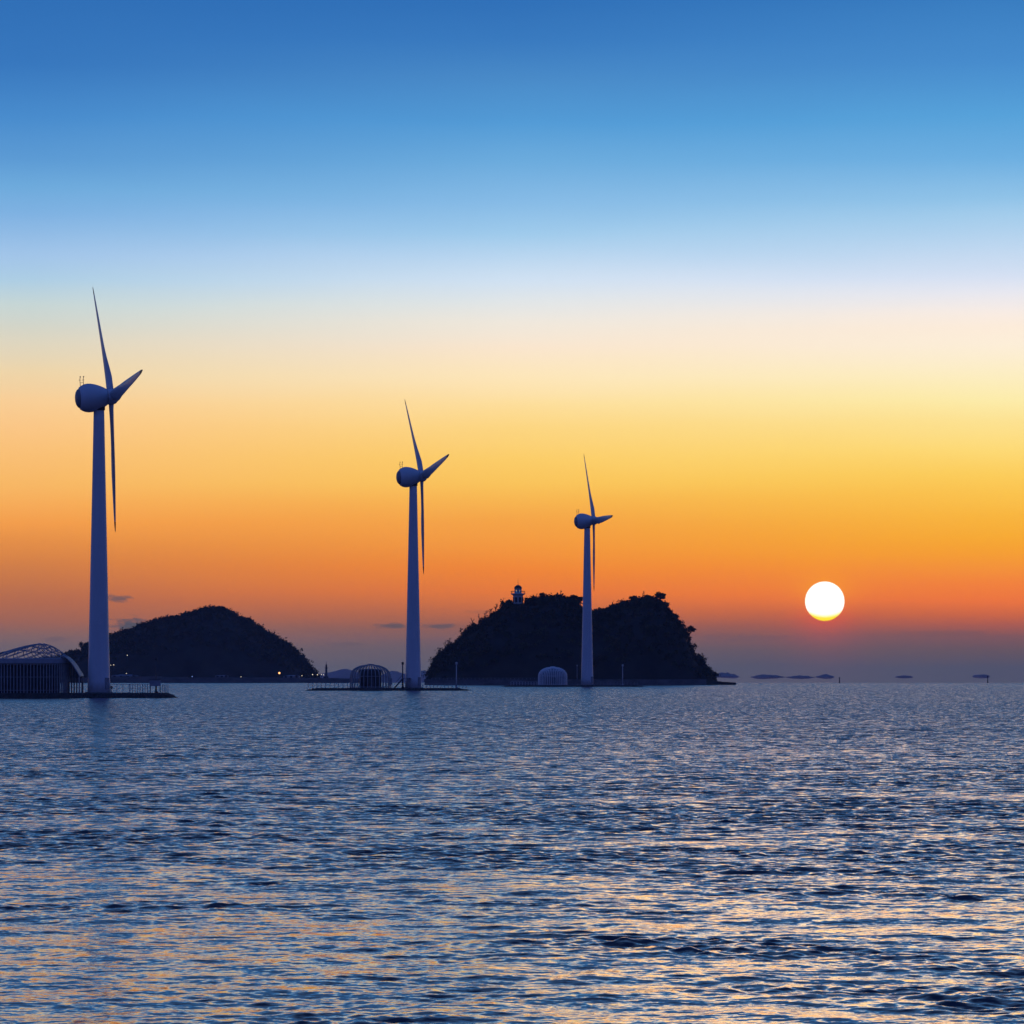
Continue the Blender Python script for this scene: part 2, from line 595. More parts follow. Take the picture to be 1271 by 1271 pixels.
class Hill:
    """a hill whose skyline, seen from the sea, follows a profile; it has depth and a rounded back"""

    def __init__(self, name, prof, D, depth, tree, m, nx=160, ny=40, seed=1, power=2.0, flat=0.55, rough=0.4):
        self.px = [p[0] for p in prof]
        self.py = [p[1] for p in prof]
        self.D, self.depth, self.tree, self.seed = D, depth, tree, seed
        self.power, self.flat, self.rough = power, flat, rough
        self.base = sea(D) - 1.0
        xs = np.linspace(X(self.px[0], D), X(self.px[-1], D), nx)
        vs = np.linspace(-1, 1, ny)
        XX, VV = np.meshgrid(xs, vs)
        ZZ = self.height(XX, VV)
        verts = np.stack([XX, D + VV * depth, ZZ], -1).reshape(-1, 3)
        a = (np.arange(ny - 1)[:, None] * nx + np.arange(nx - 1)[None, :]).ravel()
        q = np.stack([a, a + 1, a + nx + 1, a + nx], -1)
        self.obj = bpy.data.objects.new(name, mesh_np(name, verts, q, m))
        COL.objects.link(self.obj)
        struct(self.obj)
        self.x0, self.x1 = xs[0], xs[-1]

    def top(self, x):
        p = np.interp(635.5 + x / self.D * F, self.px, self.py)
        return EYE - (p - HOR) / F * self.D

    def height(self, x, v):
        t = np.maximum(self.top(x) - self.tree - self.base, 0.0)
        s = np.maximum(1 - np.abs(v) ** self.power, 0.0) ** self.flat
        w = self.rough * smooth_noise(x * 0.11 + v * 9.0, self.seed) * np.clip(t / 8.0, 0, 1) * np.clip(np.abs(v) * 3, 0, 1)
        return self.base + t * s + w * s - (1 - s) * 0.5

    def point(self, x, v):
        return Vector((x, self.D + v * self.depth, float(self.height(np.array([x]), np.array([v]))[0])))


def foliage(spots, leaf, per, seed, squash=0.8):
    """leaf clumps: per small triangles round each spot (x, y, z, radius); returns vertex and triangle arrays"""
    r = np.random.default_rng(seed)
    spots = np.array(spots, dtype=float)
    n = len(spots)
    sub = 6
    # lobes inside each crown make an uneven outline
    lobe = r.normal(0, 0.42, (n, sub, 3))
    lobe[..., 2] *= squash
    idx = r.integers(0, sub, (n, per))
    c = np.take_along_axis(lobe, idx[..., None].repeat(3, -1), 1)
    c = c + r.normal(0, 0.24, (n, per, 3))
    c[..., 2] = c[..., 2] * squash
    P = spots[:, None, :3] + c * spots[:, None, 3:4]
    P = P.reshape(-1, 3)
    k = len(P)
    sz = leaf * r.uniform(0.5, 1.4, (k, 1))
    a = r.normal(0, 1, (k, 3))
    a /= np.linalg.norm(a, axis=1, keepdims=True)
    b = r.normal(0, 1, (k, 3))
    b -= a * (a * b).sum(1, keepdims=True)
    b /= np.linalg.norm(b, axis=1, keepdims=True)
    V = np.stack([P + a * sz, P - a * sz * 0.5 + b * sz * 0.7, P - a * sz * 0.5 - b * sz * 0.7], 1).reshape(-1, 3)
    T = np.arange(len(V)).reshape(-1, 3)
    return V, T


def woodland(name, hill, count, rad, leaf, per, seed, vmin=-0.95, vmax=0.6, skip=()):
    r = np.random.default_rng(seed)
    xs = r.uniform(hill.x0, hill.x1, count)
    vs = r.uniform(vmin, vmax, count)
    nr = count // 3                           # more crowns along the ridge line
    vs[:nr] = r.normal(0, 0.10, nr)
    hh = hill.height(xs, vs)
    spots = []
    for x, v, z in zip(xs, vs, hh):
        if z < sea(hill.D) + 1.2:
            continue
        px = 635.5 + x / hill.D * F
        R = rad * r.uniform(0.4, 1.3) * (0.8 if abs(v) < .2 else 1.0) * (1.5 if r.random() < .07 else 1.0)
        lift = hill.tree * r.uniform(0.1, 1.1)
        if any(a < px < b and abs(v) < 0.35 for a, b in skip):
            lift, R = lift * 0.25, R * 0.6
        spots.append((x, hill.D + v * hill.depth, z + lift, R))
    V, T = foliage(spots, leaf, per, seed + 1)
    o = bpy.data.objects.new(name, mesh_np(name, V, T, M_LEAF, False))
    COL.objects.link(o)
    struct(o, 'stuff')
    return o


ISLE = Hill("island", [(525, 850), (529, 846), (533, 840), (541, 822), (544, 815), (551, 809), (559, 803), (567, 797),
                       (572, 792), (582, 782), (592, 775), (600, 770), (610, 765), (618, 759), (628, 751), (634, 746),
                       (652, 746), (660, 745), (672, 742), (690, 741), (705, 743), (715, 747), (722, 755), (735, 760),
                       (745, 758), (757, 755), (770, 750), (784, 746), (795, 743), (805, 743), (815, 744), (822, 748),
                       (828, 756), (834, 763), (840, 771), (846, 777), (851, 789), (854, 798), (857, 807), (862, 814), (869, 820),
                       (873, 827), (880, 834), (888, 840.5), (896, 843), (904, 844.5), (911, 847), (916, 851)],
            1660, 62, 2.2, M_SOIL, nx=260, ny=60, seed=3, power=2.4, flat=0.6, rough=0.5)
woodland("woodland", ISLE, 1900, 1.9, 0.42, 70, 21, skip=((634, 652), (884, 930)))

HILL = Hill("hill", [(-60, 846), (-30, 832), (20, 822), (60, 817), (78, 815), (84, 812), (92, 809), (100, 809), (106, 804), (112, 801),
                     (120, 796), (136, 791), (150, 785), (165, 781), (180, 774), (195, 770), (205, 766.5), (215, 766),
                     (225, 765), (240, 761), (250, 756.5), (262, 753.5), (272, 753.5), (282, 757), (295, 765), (305, 769),
                     (315, 773), (325, 781), (335, 788), (345, 793), (355, 798), (365, 807), (372, 814), (378, 821),
                     (385, 829), (390, 836), (395, 843), (399, 848)],
            2500, 110, 2.2, M_SOIL, nx=240, ny=50, seed=5, power=2.2, flat=0.6, rough=0.6)
woodland("woodland", HILL, 2600, 2.3, 0.6, 44, 31, vmin=-0.85)


def far_ridge(name, prof, D, depth, seed, bottom=None):
    h = Hill(name, prof, D, depth, 0.0, M_FAR, nx=90, ny=16, seed=seed, rough=0.0, power=2.0, flat=0.7)
    if bottom is not None:                    # lifted clear of the sea by the mirage: a mirrored underside
        me = h.obj.data
        n = len(me.vertices)
        co = np.zeros(n * 3, dtype=np.float32)
        me.vertices.foreach_get('co', co)
        co = co.reshape(-1, 3)
        zb = Z(bottom, D)
        co[:, 2] = zb + np.maximum(co[:, 2] - h.base, 0) / max(1e-6, (co[:, 2].max() - h.base)) * h.span
        me.vertices.foreach_set('co', co.ravel())
    return h


far_ridge("mountain", [(372, 846), (384, 841), (392, 838), (400, 836), (408, 834.5), (416, 833), (424, 830.5), (430, 830),
                       (438, 832.5), (448, 836), (460, 839), (470, 839), (480, 835), (486, 832.5), (492, 833), (500, 836),
                       (510, 837), (520, 833), (527, 832), (534, 836), (545, 840), (560, 846)], 10000, 260, 8)


def mirage_island(prof, ymid, D, depth):
    """far island lifted off the horizon by the mirage: a low hump over its own squashed reflection"""
    xs = [p[0] for p in prof]
    nx, ny = 60, 12
    X_ = np.linspace(xs[0], xs[-1], nx)
    H = np.interp(X_, xs, [p[1] for p in prof])
    H = H * (1 + 0.16 * np.sin(X_ * 0.83) + 0.12 * np.sin(X_ * 1.9 + 1) + 0.08 * np.sin(X_ * 3.3))
    H = np.maximum(H, 0)
    H2 = np.interp(X_, xs, [p[2] for p in prof])
    mb = MB()
    ang = np.linspace(0, 2 * PI, ny, endpoint=False)
    vs = []
    for i in range(nx):
        for a in ang:
            h = H[i] if math.sin(a) > 0 else H2[i]
            vs.append(((X_[i] - 635.5) / F * D, D + math.cos(a) * depth * (0.15 + min(1, H[i] / 3)),
                       Z(ymid, D) + h * math.sin(a) / F * D))
    fs = [(i * ny + k, i * ny + (k + 1) % ny, (i + 1) * ny + (k + 1) % ny, (i + 1) * ny + k) for i in range(nx - 1) for k in range(ny)]
    fs += [tuple(reversed(range(ny))), tuple((nx - 1) * ny + k for k in range(ny))]
    mb.add(vs, fs, True)
    struct(mb.build("island", M_FAR))


mirage_island([(884, .3, .3), (890, 3.5, 1), (897, 5.0, 1.5), (905, 4, 2), (912, 2.6, 2), (917, .4, .5)], 840, 9000, 110)
mirage_island([(932, .2, .2), (938, 1.6, 2), (946, 3.2, 2.6), (954, 2.4, 2.2), (964, 2.2, 1.6), (974, .3, .3)], 840.5, 9100, 110)
mirage_island([(976, .3, .3), (984, 1.5, 1.6), (993, 2.2, 2), (1002, 1.7, 1.8), (1010, .3, .3)], 840.8, 9100, 110)
mirage_island([(1012, .3, .2), (1018, 1.8, 1.4), (1025, 3.2, 2.4), (1030, 2.2, 2), (1035, .3, .3)], 840.5, 9200, 110)
mirage_island([(1112, .3, .3), (1117, 1.6, 1.4), (1124, 1.9, 1.6), (1129, 1.4, 1.4), (1133, .2, .2)], 840.5, 9300, 110)
mirage_island([(1208, .3, .3), (1213, 1.8, 1.6), (1218, 2.8, 2.2), (1223, 1.8, 1.6), (1227, .3, .3)], 840, 9300, 110)


# ----------------------------------------------------------------- rock islets
def islet(x0, x1, ytop, D, depth, tl, tr, seed):
    """low flat rock: level top, ends tapering into the water over tl and tr pixels"""
    nx, ny = 120, 17
    r = np.random.default_rng(seed)
    zt, zb = Z(ytop, D), sea(D) - 0.9
    vs = []
    for i in range(nx):
        px = x0 + (x1 - x0) * i / (nx - 1)
        f = min(1.0, (px - x0) / tl if tl else 1, (x1 - px) / tr if tr else 1)
        f = max(f, 0.0) ** 0.75
        for j in range(ny):
            v = -1 + 2 * j / (ny - 1)
            prof = min(1.0, (1 - abs(v)) / 0.28) ** 0.6
            plateau = 1 if f > 0.95 and abs(v) < 0.7 else 0
            h = zb + (zt - zb) * (0.35 + 0.65 * f) * prof * (1 if f > 0 else .3)
            h += (0 if plateau else r.normal(0, 0.09))
            y = D + v * depth * (0.35 + 0.65 * f) + r.normal(0, 0.12)
            vs.append((X(px, D) + r.normal(0, 0.03), y, h))
    fs = [(i * ny + j, (i + 1) * ny + j, (i + 1) * ny + j + 1, i * ny + j + 1) for i in range(nx - 1) for j in range(ny - 1)]
    mb = MB().add(vs, fs)
    struct(mb.build("rock_islet", M_ROCK))


D1, D2, D3 = 738.0, 1034.0, 1341.0
T1, T2, T3 = 860.0, 854.0, 850.3     # rows of the islets' tops
islet(-90, 221, T1, D1, 9.5, 20, 16, 1)
islet(374, 588, T2, D2, 9.5, 22, 22, 2)
islet(618, 806, T3, D3, 9.5, 16, 18, 3)

# quay under the hill and sea wall round the island's foot
q = MB()
DQ = 2370.0
segs = [(40, 841.5), (140, 841), (150, 839.5), (200, 840), (232, 841), (268, 841), (300, 840.5), (345, 841), (372, 841.5), (396, 841.5), (420, 841.8), (446, 842.4)]
for (a, ya), (b, yb) in zip(segs[:-1], segs[1:]):
    zt = Z((ya + yb) / 2, DQ)
    zb = sea(DQ) - 1.0
    q.box(((X(a, DQ) + X(b, DQ)) / 2, DQ, (zt + zb) / 2), (X(b, DQ) - X(a, DQ) - 0.02, 16 + (zt * 7) % 1.5, zt - zb))
struct(q.build("quay", M_WALL))
DS = 1588.0
sw = thing("sea_wall", "long low dark concrete sea wall along the foot of the wooded island", "wall", (X(715, DS), DS, sea(DS)))
w = MB()
w2 = MB()
zs = Z(844.2, DS) - sea(DS)
for i in range(23):
    a = 527 + i * 15.2
    b = a + 15.2
    w.box((X((a + b) / 2, DS) - X(715, DS), 0, (zs - 1) / 2), (X(b, DS) - X(a, DS) - 0.05, 3.0 + 0.2 * (i % 2), zs + 1.0))
    w2.box((X((a + b) / 2, DS) - X(715, DS), -1.2, zs + 0.15), (X(b, DS) - X(a, DS) - 0.02, 0.7, 0.30))
w.build("wall_face", M_WALL, sw)
w2.build("coping", M_WALL, sw)


# ----------------------------------------------------------------- railings
def railing(label, pxs, yrail, D, z0, post=0.045, dy=0.0, mid=True, m=None, group="railings on the islets and sea wall"):
    m = m or M_STEEL
    cx = (pxs[0] + pxs[-1]) / 2
    zt = Z(yrail, D) - z0
    t = thing("railing", label, "railing", (X(cx, D), D + dy, z0), 0, group)
    pm = MB().box((0, 0, zt / 2), (post * 2, post * 2, zt)).data("post", m)
    for p in pxs:
        link("post", pm, t, (X(p, D) - X(cx, D), 0, 0))
    a, b = X(pxs[0], D) - X(cx, D), X(pxs[-1], D) - X(cx, D)
    MB().box(((a + b) / 2, 0, zt + 0.03), (b - a + post * 2, 0.09, 0.06)).build("top_rail", m, t)
    if mid:
        MB().box(((a + b) / 2, -post - 0.02, zt * 0.5), (b - a, 0.03, 0.04)).build("middle_rail", m, t)
    return t


zi1, zi2, zi3 = Z(T1, D1) - 0.02, Z(T2, D2) - 0.02, Z(T3, D3) - 0.02
railing("thin open railing with few posts right beside the nearest turbine tower", [137.5, 145, 152.5, 160.5], 849.6, D1, zi1, 0.04, 0.0)
railing("close-posted railing between the information board and the open railing", [161.5 + 3.1 * i for i in range(9)], 849.4, D1, zi1, 0.05, 0.0)
railing("short close-posted railing at the right tip of the nearest islet", [201.5, 203.8, 206, 208.5], 850.4, D1, zi1, 0.05, 0.0)
railing("thick-posted dark railing between the slatted pavilion and the nearest turbine", [86.5, 89.6, 92.8, 96, 99.2, 102.6], 846.5, D1, zi1, 0.11, -1.0, m=M_DSTEEL)
railing("long railing left of the ribbed dome on the middle islet", [383 + 5.4 * i for i in range(10)], 847.8, D2, zi2, 0.06, -2.0)
railing("railing right of the middle turbine reaching to the islet's end", [525 + 4.5 * i for i in range(13)], 848.8, D2, zi2, 0.06, -2.0)
railing("railing left of the pale ribbed dome on the far islet", [634 + 3.6 * i for i in range(10)], 846.3, D3, zi3, 0.09, -1.0, m=M_RIB)
railing("railing on the far islet right of the far turbine", [741 + 4.2 * i for i in range(13)], 846.4, D3, zi3, 0.06, -1.0)
railing("long fine railing on the island's sea wall", [536 + 4.9 * i for i in range(34)], 841.6, DS, sea(DS) + zs + 0.3, 0.07, -1.2)


# ----------------------------------------------------------------- wind turbines
def blade_mesh():
    st = [(1.0, 1.30, .80), (2.2, 1.8, .78), (3.6, 2.05, .74), (5.5, 2.0, .70), (8.0, 1.82, .64), (11, 1.8, .56),
          (14.5, 1.58, .47), (18, 1.28, .37), (21, .98, .28), (23.0, .74, .21), (23.9, .62, .17), (24.4, .42, .13), (24.75, .30, .10), (24.95, .12, .06)]
    n = 16
    vs, rows = [], []
    for r, c, th in st:
        tw = math.radians(34 * (1 - min(1, (r - 1.0) / 13.0)) ** 1.5)
        for k in range(n):
            t = 2 * PI * k / n
            cx = -math.cos(t) * c / 2 + c * 0.14 * min(1, r / 4.0)
            f = 1.0 if r < 2 else (0.75 - 0.35 * math.cos(t) * -1)
            cy = math.sin(t) * th / 2 * (1.0 if r < 2 else max(.25, 0.72 + 0.4 * math.cos(t)))
            cx, cy = cx * 1.12, cy * 1.18
            vs.append((cx * math.cos(tw) - cy * math.sin(tw), cx * math.sin(tw) + cy * math.cos(tw), r))
    return st, n, vs


def make_turbine(px, D, zbase, psi, angles, hub_row, label):
    base = Vector((X(px, D), D, zbase))
    t = thing("wind_turbine", label, "wind turbine", base, psi, "wind turbines in a row on the islets")
    hz = Z(hub_row, D) - zbase
    H = MESH
    if 'tower' not in H:
        prof = []
        zt = hz - 2.45
        for i in range(25):
            s = i / 24
            prof.append((1.98 + (0.92 - 1.98) * (s ** 0.93), zt * s))
        tw = MB().lathe(prof, 40)
        for s in (0.24, 0.52, 0.78):
            r = 1.98 + (0.92 - 1.98) * (s ** 0.93) + 0.012
            tw.lathe([(r, zt * s - 0.05), (r + 0.015, zt * s), (r, zt * s + 0.05)], 40)
        H['tower'] = tw.data("tower", M_WHITE)
        H['door'] = MB().box((0, -1.97, 1.6), (0.9, 0.12, 2.0)).data("door", M_CAP)
        H['plinth'] = MB().lathe([(2.5, -0.5), (2.5, 0.0), (2.3, 0.12), (2.3, 0.14)], 32).data("plinth", M_WALL)
        H['neck'] = MB().lathe([(0.92, 0), (1.06, 0.12), (1.08, 1.0), (1.2, 1.5)], 32).data("yaw_bearing", M_NECK)
        body = [(1.74, -5.62), (1.98, -5.5), (2.22, -5.1), (2.42, -4.65), (2.51, -4.1), (2.48, -3.5), (2.36, -2.9),
                (2.15, -2.25), (1.88, -1.6), (1.62, -1.1), (1.42, -0.78)]
        H['nacelle'] = MB().lathe(body, 40, 'X').data("nacelle", M_WHITE)
        H['cover'] = MB().lathe([(0.05, -6.32), (0.7, -6.27), (1.2, -6.12), (1.55, -5.88), (1.72, -5.6)], 32, 'X').data("rear_cover", M_CAP)
        H['hub'] = MB().lathe([(1.30, -0.70), (1.42, -0.35), (1.40, 0.2), (1.22, 0.75), (0.85, 1.12), (0.4, 1.28), (0.05, 1.32)], 32, 'X').data("hub", M_WHITE)
        ms = MB()
        for xx in (-0.28, 0.30):
            ms.tube([(xx, 0, -0.2), (xx, 0, 1.1), (xx + .1, 0, 1.45)], 0.05, 6)
            ms.tube([(xx - 0.2, 0, 0.95), (xx + 0.2, 0, 1.0)], 0.035, 6)
            ms.lathe([(0.02, 1.42), (0.11, 1.47), (0.11, 1.60), (0.02, 1.65)], 10, c=(xx + .1, 0, 0))
        ms.tube([(-0.28, 0, 0.5), (0.30, 0, 0.5)], 0.035, 6)
        H['mast'] = ms.data("weather_mast", M_DSTEEL)
        st, n, vs = blade_mesh()
        split = 9
        fs = [(i * n + k, i * n + (k + 1) % n, (i + 1) * n + (k + 1) % n, (i + 1) * n + k) for i in range(split) for k in range(n)]
        H['blade'] = MB().add(vs[:(split + 1) * n], fs + [tuple(reversed(range(n)))], True).data("blade", M_BLADE)
        tv = vs[split * n:]
        fs = [(i * n + k, i * n + (k + 1) % n, (i + 1) * n + (k + 1) % n, (i + 1) * n + k) for i in range(len(st) - split - 1) for k in range(n)]
        H['tip'] = MB().add(tv, fs + [tuple((len(st) - split - 1) * n + k for k in range(n))], True).data("blade_tip", M_DARKTIP)
        H['zt'] = zt
    zt = H['zt']
    dz = hz - 2.45 - zt
    tw = link("tower", H['tower'], t, mtx=Matrix.Diagonal((1, 1, (hz - 2.45) / zt, 1)))
    link("door", H['door'], tw, mtx=Matrix.Rotation(-psi + 0.9, 4, 'Z'))
    link("plinth", H['plinth'], t)
    link("yaw_bearing", H['neck'], t, (0, 0, hz - 2.45))
    tilt = math.radians(4.1)
    frame = Matrix.Translation((2.15, 0, hz)) @ Matrix.Rotation(-tilt, 4, 'Y')
    nac = link("nacelle", H['nacelle'], t, mtx=frame)
    link("rear_cover", H['cover'], nac)
    link("weather_mast", H['mast'], nac, (-5.0, 0, 2.2))
    link("hub", H['hub'], t, mtx=frame)
    for a in angles:
        mtx = frame @ Matrix.Rotation(math.radians(a), 4, 'X') @ Matrix.Rotation(math.radians(2.1), 4, 'Y') @ Matrix.Rotation(math.radians(PITCH), 4, 'Z') @ Matrix.Diagonal((1, 1, 25.4 / 24.95, 1))
        b = link("blade", H['blade'], t, mtx=mtx)
        link("blade_tip", H['tip'], b)
    return t


MESH = {}
PITCH = -97.0
make_turbine(122.8, D1, zi1 + 0.05, math.radians(15.8), (-36.6, 83.4, 203.4), 492.2, "largest white wind turbine at left beside the slatted pavilion")
make_turbine(512.9, D2, zi2 + 0.05, math.radians(14.8), (-39.2, 80.8, 200.8), 590.9, "middle-sized white wind turbine on the islet between hill and wooded island")
make_turbine(728.8, D3, zi3 + 0.05, math.radians(10.3), (-31.3, 88.7, 208.7), 646.0, "smallest white wind turbine standing in front of the dark wooded island")


# ----------------------------------------------------------------- ribbed domes
def make_dome(label, loc, M_RIB, M_CORE, n=32, w=0.075):
    t = thing("ribbed_dome", label, "shelter", loc, 0.0, "ribbed domes on the islets")
    R, Hh = 5.0, 5.7
    path = [(R, 0), (R * 1.0, Hh * .45), (R * .985, Hh * .58), (R * .93, Hh * .70), (R * .82, Hh * .81), (R * .66, Hh * .90), (R * .45, Hh * .965), (R * .2, Hh * .995), (R * .06, Hh)]
    rib = MB()
    th = 0.13
    vs = []
    for r, z in path:
        vs += [(r - th, -w, z - th * .6), (r, -w, z), (r, w, z), (r - th, w, z - th * .6)]
    fs = [(i * 4 + k, i * 4 + (k + 1) % 4, (i + 1) * 4 + (k + 1) % 4, (i + 1) * 4 + k) for i in range(len(path) - 1) for k in range(4)]
    fs += [(3, 2, 1, 0), tuple((len(path) - 1) * 4 + k for k in range(4))]
    rm = rib.add(vs, fs).data("rib", M_RIB)
    for k in range(n):
        link("rib", rm, t, mtx=Matrix.Rotation(2 * PI * (k + 0.5) / n, 4, 'Z'))
    for r, z in ((R - 0.16, 0.25), (R * .99 - 0.16, Hh * .5), (R * .82 - .16, Hh * .78)):
        MB().tube([((r) * math.cos(a), r * math.sin(a), z) for a in np.linspace(0, 2 * PI, 49)], 0.06, 6, False).build("hoop", M_RIB, t)
    MB().lathe([(0.9, Hh + 0.0), (0.9, Hh + 0.1), (0.2, Hh + 0.16)], 20).build("crown_cap", M_RIB, t)
    core = MB().lathe([(2.7, 0), (2.7, 4.2), (2.3, 4.55), (0.1, 4.7)], 28).build("inner_room", M_CORE, t)
    d = MB().box((0.4, -2.68, 1.2), (1.1, 0.16, 2.3)).build("door", M_DSTEEL, core)
    MB().lathe([(R + 0.5, -0.4), (R + 0.5, 0.02), (R + 0.3, 0.06)], 44).build("floor_slab", M_WALL, t)
    return t


dome = make_dome("dark ribbed dome shelter on the middle islet left of its turbine", (X(459.5, D2), D2 + 1.0, zi2 + 0.05), M_GRIB, M_CORE)
dome2 = make_dome("pale ribbed dome shelter in front of the wooded island", (X(686, D3), D3 + 0.5, zi3 + 0.05), M_PRIB, M_HOUSE, 44, 0.11)
dome2.scale = (0.93, 0.93, 1.0)


# ----------------------------------------------------------------- slatted pavilion on the nearest islet
def make_pavilion():
    k = D1 / F
    cx = X(30, D1)
    t = thing("slatted_pavilion", "large slatted pavilion with peaked lattice roof left of the nearest turbine", "pavilion", (cx, D1 + 0.5, zi1))
    rx, ry = 55.5 * k, 6.0
    hw = Z(824, D1) - zi1
    he = Z(817, D1) - zi1
    sl = MB()
    n = 84
    for i in range(n):
        a = 2 * PI * i / n
        x, y = rx * math.cos(a), ry * math.sin(a)
        sl.box((x, y, hw / 2), (0.16, 0.15, hw), math.atan2(y / ry ** 2, x / rx ** 2))
    for z in (0.5, hw * 0.55):
        sl.tube([((rx - .12) * math.cos(a), (ry - .12) * math.sin(a), z) for a in np.linspace(0, 2 * PI, 61)], 0.05, 5, False)
    sl.build("slat_wall", M_SLAT, t)
    MB().lathe([(0.93, hw - 0.02), (1.005, hw), (1.03, hw + .1), (1.03, he - .1), (1.0, he), (0.93, he)], 72, sx=rx, sy=ry, smooth=False).build("eave_band", M_GRIB, t)
    room = MB().lathe([(1, 0), (1, hw - 0.4), (0.9, hw - 0.2)], 40, sx=rx * 0.8, sy=ry * 0.8).build("inner_room", M_CORE, t)
    MB().box((0.5, -ry * 0.8, 1.3), (1.8, 0.14, 2.5)).build("door", M_DSTEEL, room)
    # lattice roof: two families of bars over a surface peaking right of the middle
    xp = 22 * k
    hp = Z(799, D1) - zi1 - he

    def roof(r, a):
        x, y = rx * r * math.cos(a), ry * r * math.sin(a)
        f = (1 - r)
        px_, py_ = x * (1) + xp * f, y
        h = hp * (1 - r ** 1.3)
        h += 0.12 * math.sin(3 * a + 1) * (r * (1 - r) * 4) * hp
        return (px_, py_, he + h)

    la = MB()
    nb = 23
    for s in (1, -1):
        for i in range(nb):
            a0 = 2 * PI * i / nb
            pts = [roof(1 - q, a0 + s * 0.75 * q) for q in np.linspace(0, 0.93, 9)]
            la.tube(pts, [0.068] * 6 + [0.055, 0.045, 0.04], 5)
    for r in (0.62, 0.33):
        la.tube([roof(r, a) for a in np.linspace(0, 2 * PI, 49)], 0.07, 5, False)
    la.tube([roof(0.07, a) for a in np.linspace(0, 2 * PI, 17)], 0.12, 6, False)
    la.build("lattice_roof", M_GRIB, t)
    # solid left shoulder of the roof
    sh = MB()
    A = np.linspace(PI * 0.80, PI * 1.22, 16)
    Rr = np.linspace(1.0, 0.70, 6)
    vs = [Vector(roof(r, a)) + Vector((0, 0, 0.13)) for r in Rr for a in A]
    vs += [v - Vector((0, 0, 0.08)) for v in vs]
    m_, n_ = len(A), len(Rr) * len(A)
    fs = []
    for i in range(len(Rr) - 1):
        for j in range(m_ - 1):
            q_ = (i * m_ + j, i * m_ + j + 1, (i + 1) * m_ + j + 1, (i + 1) * m_ + j)
            fs += [q_, tuple(v + n_ for v in reversed(q_))]
    sh.add(vs, fs).build("roof_panel", M_GRIB, t)
    # drooping canopy wing towards the turbine
    cp = MB()
    prof = [(79, 813), (84, 815.5), (90, 821), (95, 828), (100, 836.5), (101.5, 839)]
    for i in range(len(prof) - 1):
        for j in range(7):
            y0 = -3.4 + j * 1.0
            a, b = prof[i], prof[i + 1]
            p = [Vector((X(a[0], D1) - cx, y0, Z(a[1], D1) - zi1)), Vector((X(b[0], D1) - cx, y0, Z(b[1], D1) - zi1))]
            p += [p[1] + Vector((0, 0.86, 0)), p[0] + Vector((0, 0.86, 0))]
            dn = Vector((-0.10, 0, -0.12))
            cp.add(p + [v + dn for v in p], [(0, 1, 2, 3), (7, 6, 5, 4), (0, 4, 5, 1), (1, 5, 6, 2), (2, 6, 7, 3), (3, 7, 4, 0)])
    cp.build("canopy", M_GRIB, t)
    sc = MB()
    for i in range(8):
        a = 86.3 + i * 1.9
        yt = np.interp(a, [p[0] for p in prof], [p[1] for p in prof]) + 1.0
        sc.box((X(a, D1) - cx, 0.6, (Z(847, D1) + Z(yt, D1)) / 2 - zi1), (0.16, 0.12, Z(yt, D1) - Z(847, D1)))
    sc.build("canopy_screen", M_CORE, t)
    pm = MB().box((0, 0, (Z(838, D1) - zi1) / 2), (0.16, 0.16, Z(838, D1) - zi1)).data("post", M_SLAT)
    for y in (-3.2, 3.2):
        link("post", pm, t, (X(100.3, D1) - cx, y, 0))


make_pavilion()


# ----------------------------------------------------------------- lamp posts, board, stair and small islet fittings
def lamp_post(label, px, ytop, D, z0, m, head=0.42, dy=-1.5, th=0.1):
    t = thing("lamp_post", label, "lamp post", (X(px, D), D + dy, z0), 0, "unlit lamp posts on the islets")
    h = Z(ytop, D) - z0
    MB().tube([(0, 0, 0), (0, 0, h * .4), (0, 0, h - head * 1.9)], [th * 1.25, th, th * .8], 10).build("pole", m, t)
    MB().lathe([(th * 2.2, 0), (th * 2.2, 0.25), (th * 1.3, 0.4)], 12).build("base", m, t)
    lh = MB().lathe([(head * .45, h - head * 2), (head * .75, h - head * 1.7), (head * .8, h - head * .7)], 14).build("lamp_head", m, t)
    MB().lathe([(head * 1.0, h - head * .7), (head * .8, h - head * .35), (head * .1, h)], 14).build("lamp_cap", m, lh)
    return t


lamp_post("dark lamp post rising behind the information board", 193.9, 815.5, D1, zi1, M_DSTEEL, 0.26, -0.3, 0.13)
lamp_post("dark lamp post close left of the middle turbine", 500.0, 821.5, D2, zi2, M_DSTEEL, 0.36, -1.5, 0.17)
lamp_post("pale lamp post right of the middle turbine", 566.6, 821.5, D2, zi2, M_RIB, 0.34, -1.0, 0.13)
lamp_post("thin lamp post between the pale dome and the far turbine", 716.2, 825, D3, zi3, M_STEEL, 0.3, -1.5, 0.1)
lamp_post("pale lamp post right of the far turbine before the island", 772.7, 824.5, D3, zi3, M_RIB, 0.36, -1.5, 0.13)

b = thing("information_board", "wide board on two legs near the right tip of the nearest islet", "board", (X(193.5, D1), D1 - 1.6, zi1))
zt = Z(844, D1) - zi1
zb = Z(851.5, D1) - zi1
MB().box((0, 0, (zt + zb) / 2), (13.6 * D1 / F, 0.12, zt - zb)).build("panel", M_SLAT, b)
lm = MB().box((0, 0.14, zt / 2), (0.15, 0.15, zt)).data("leg", M_DSTEEL)
for s in (-1, 1):
    link("leg", lm, b, (s * 6.1 * D1 / F, 0, 0))
MB().box((0, -0.01, zt + 0.05), (14.4 * D1 / F, 0.3, 0.08)).build("top_cap", M_DSTEEL, b)

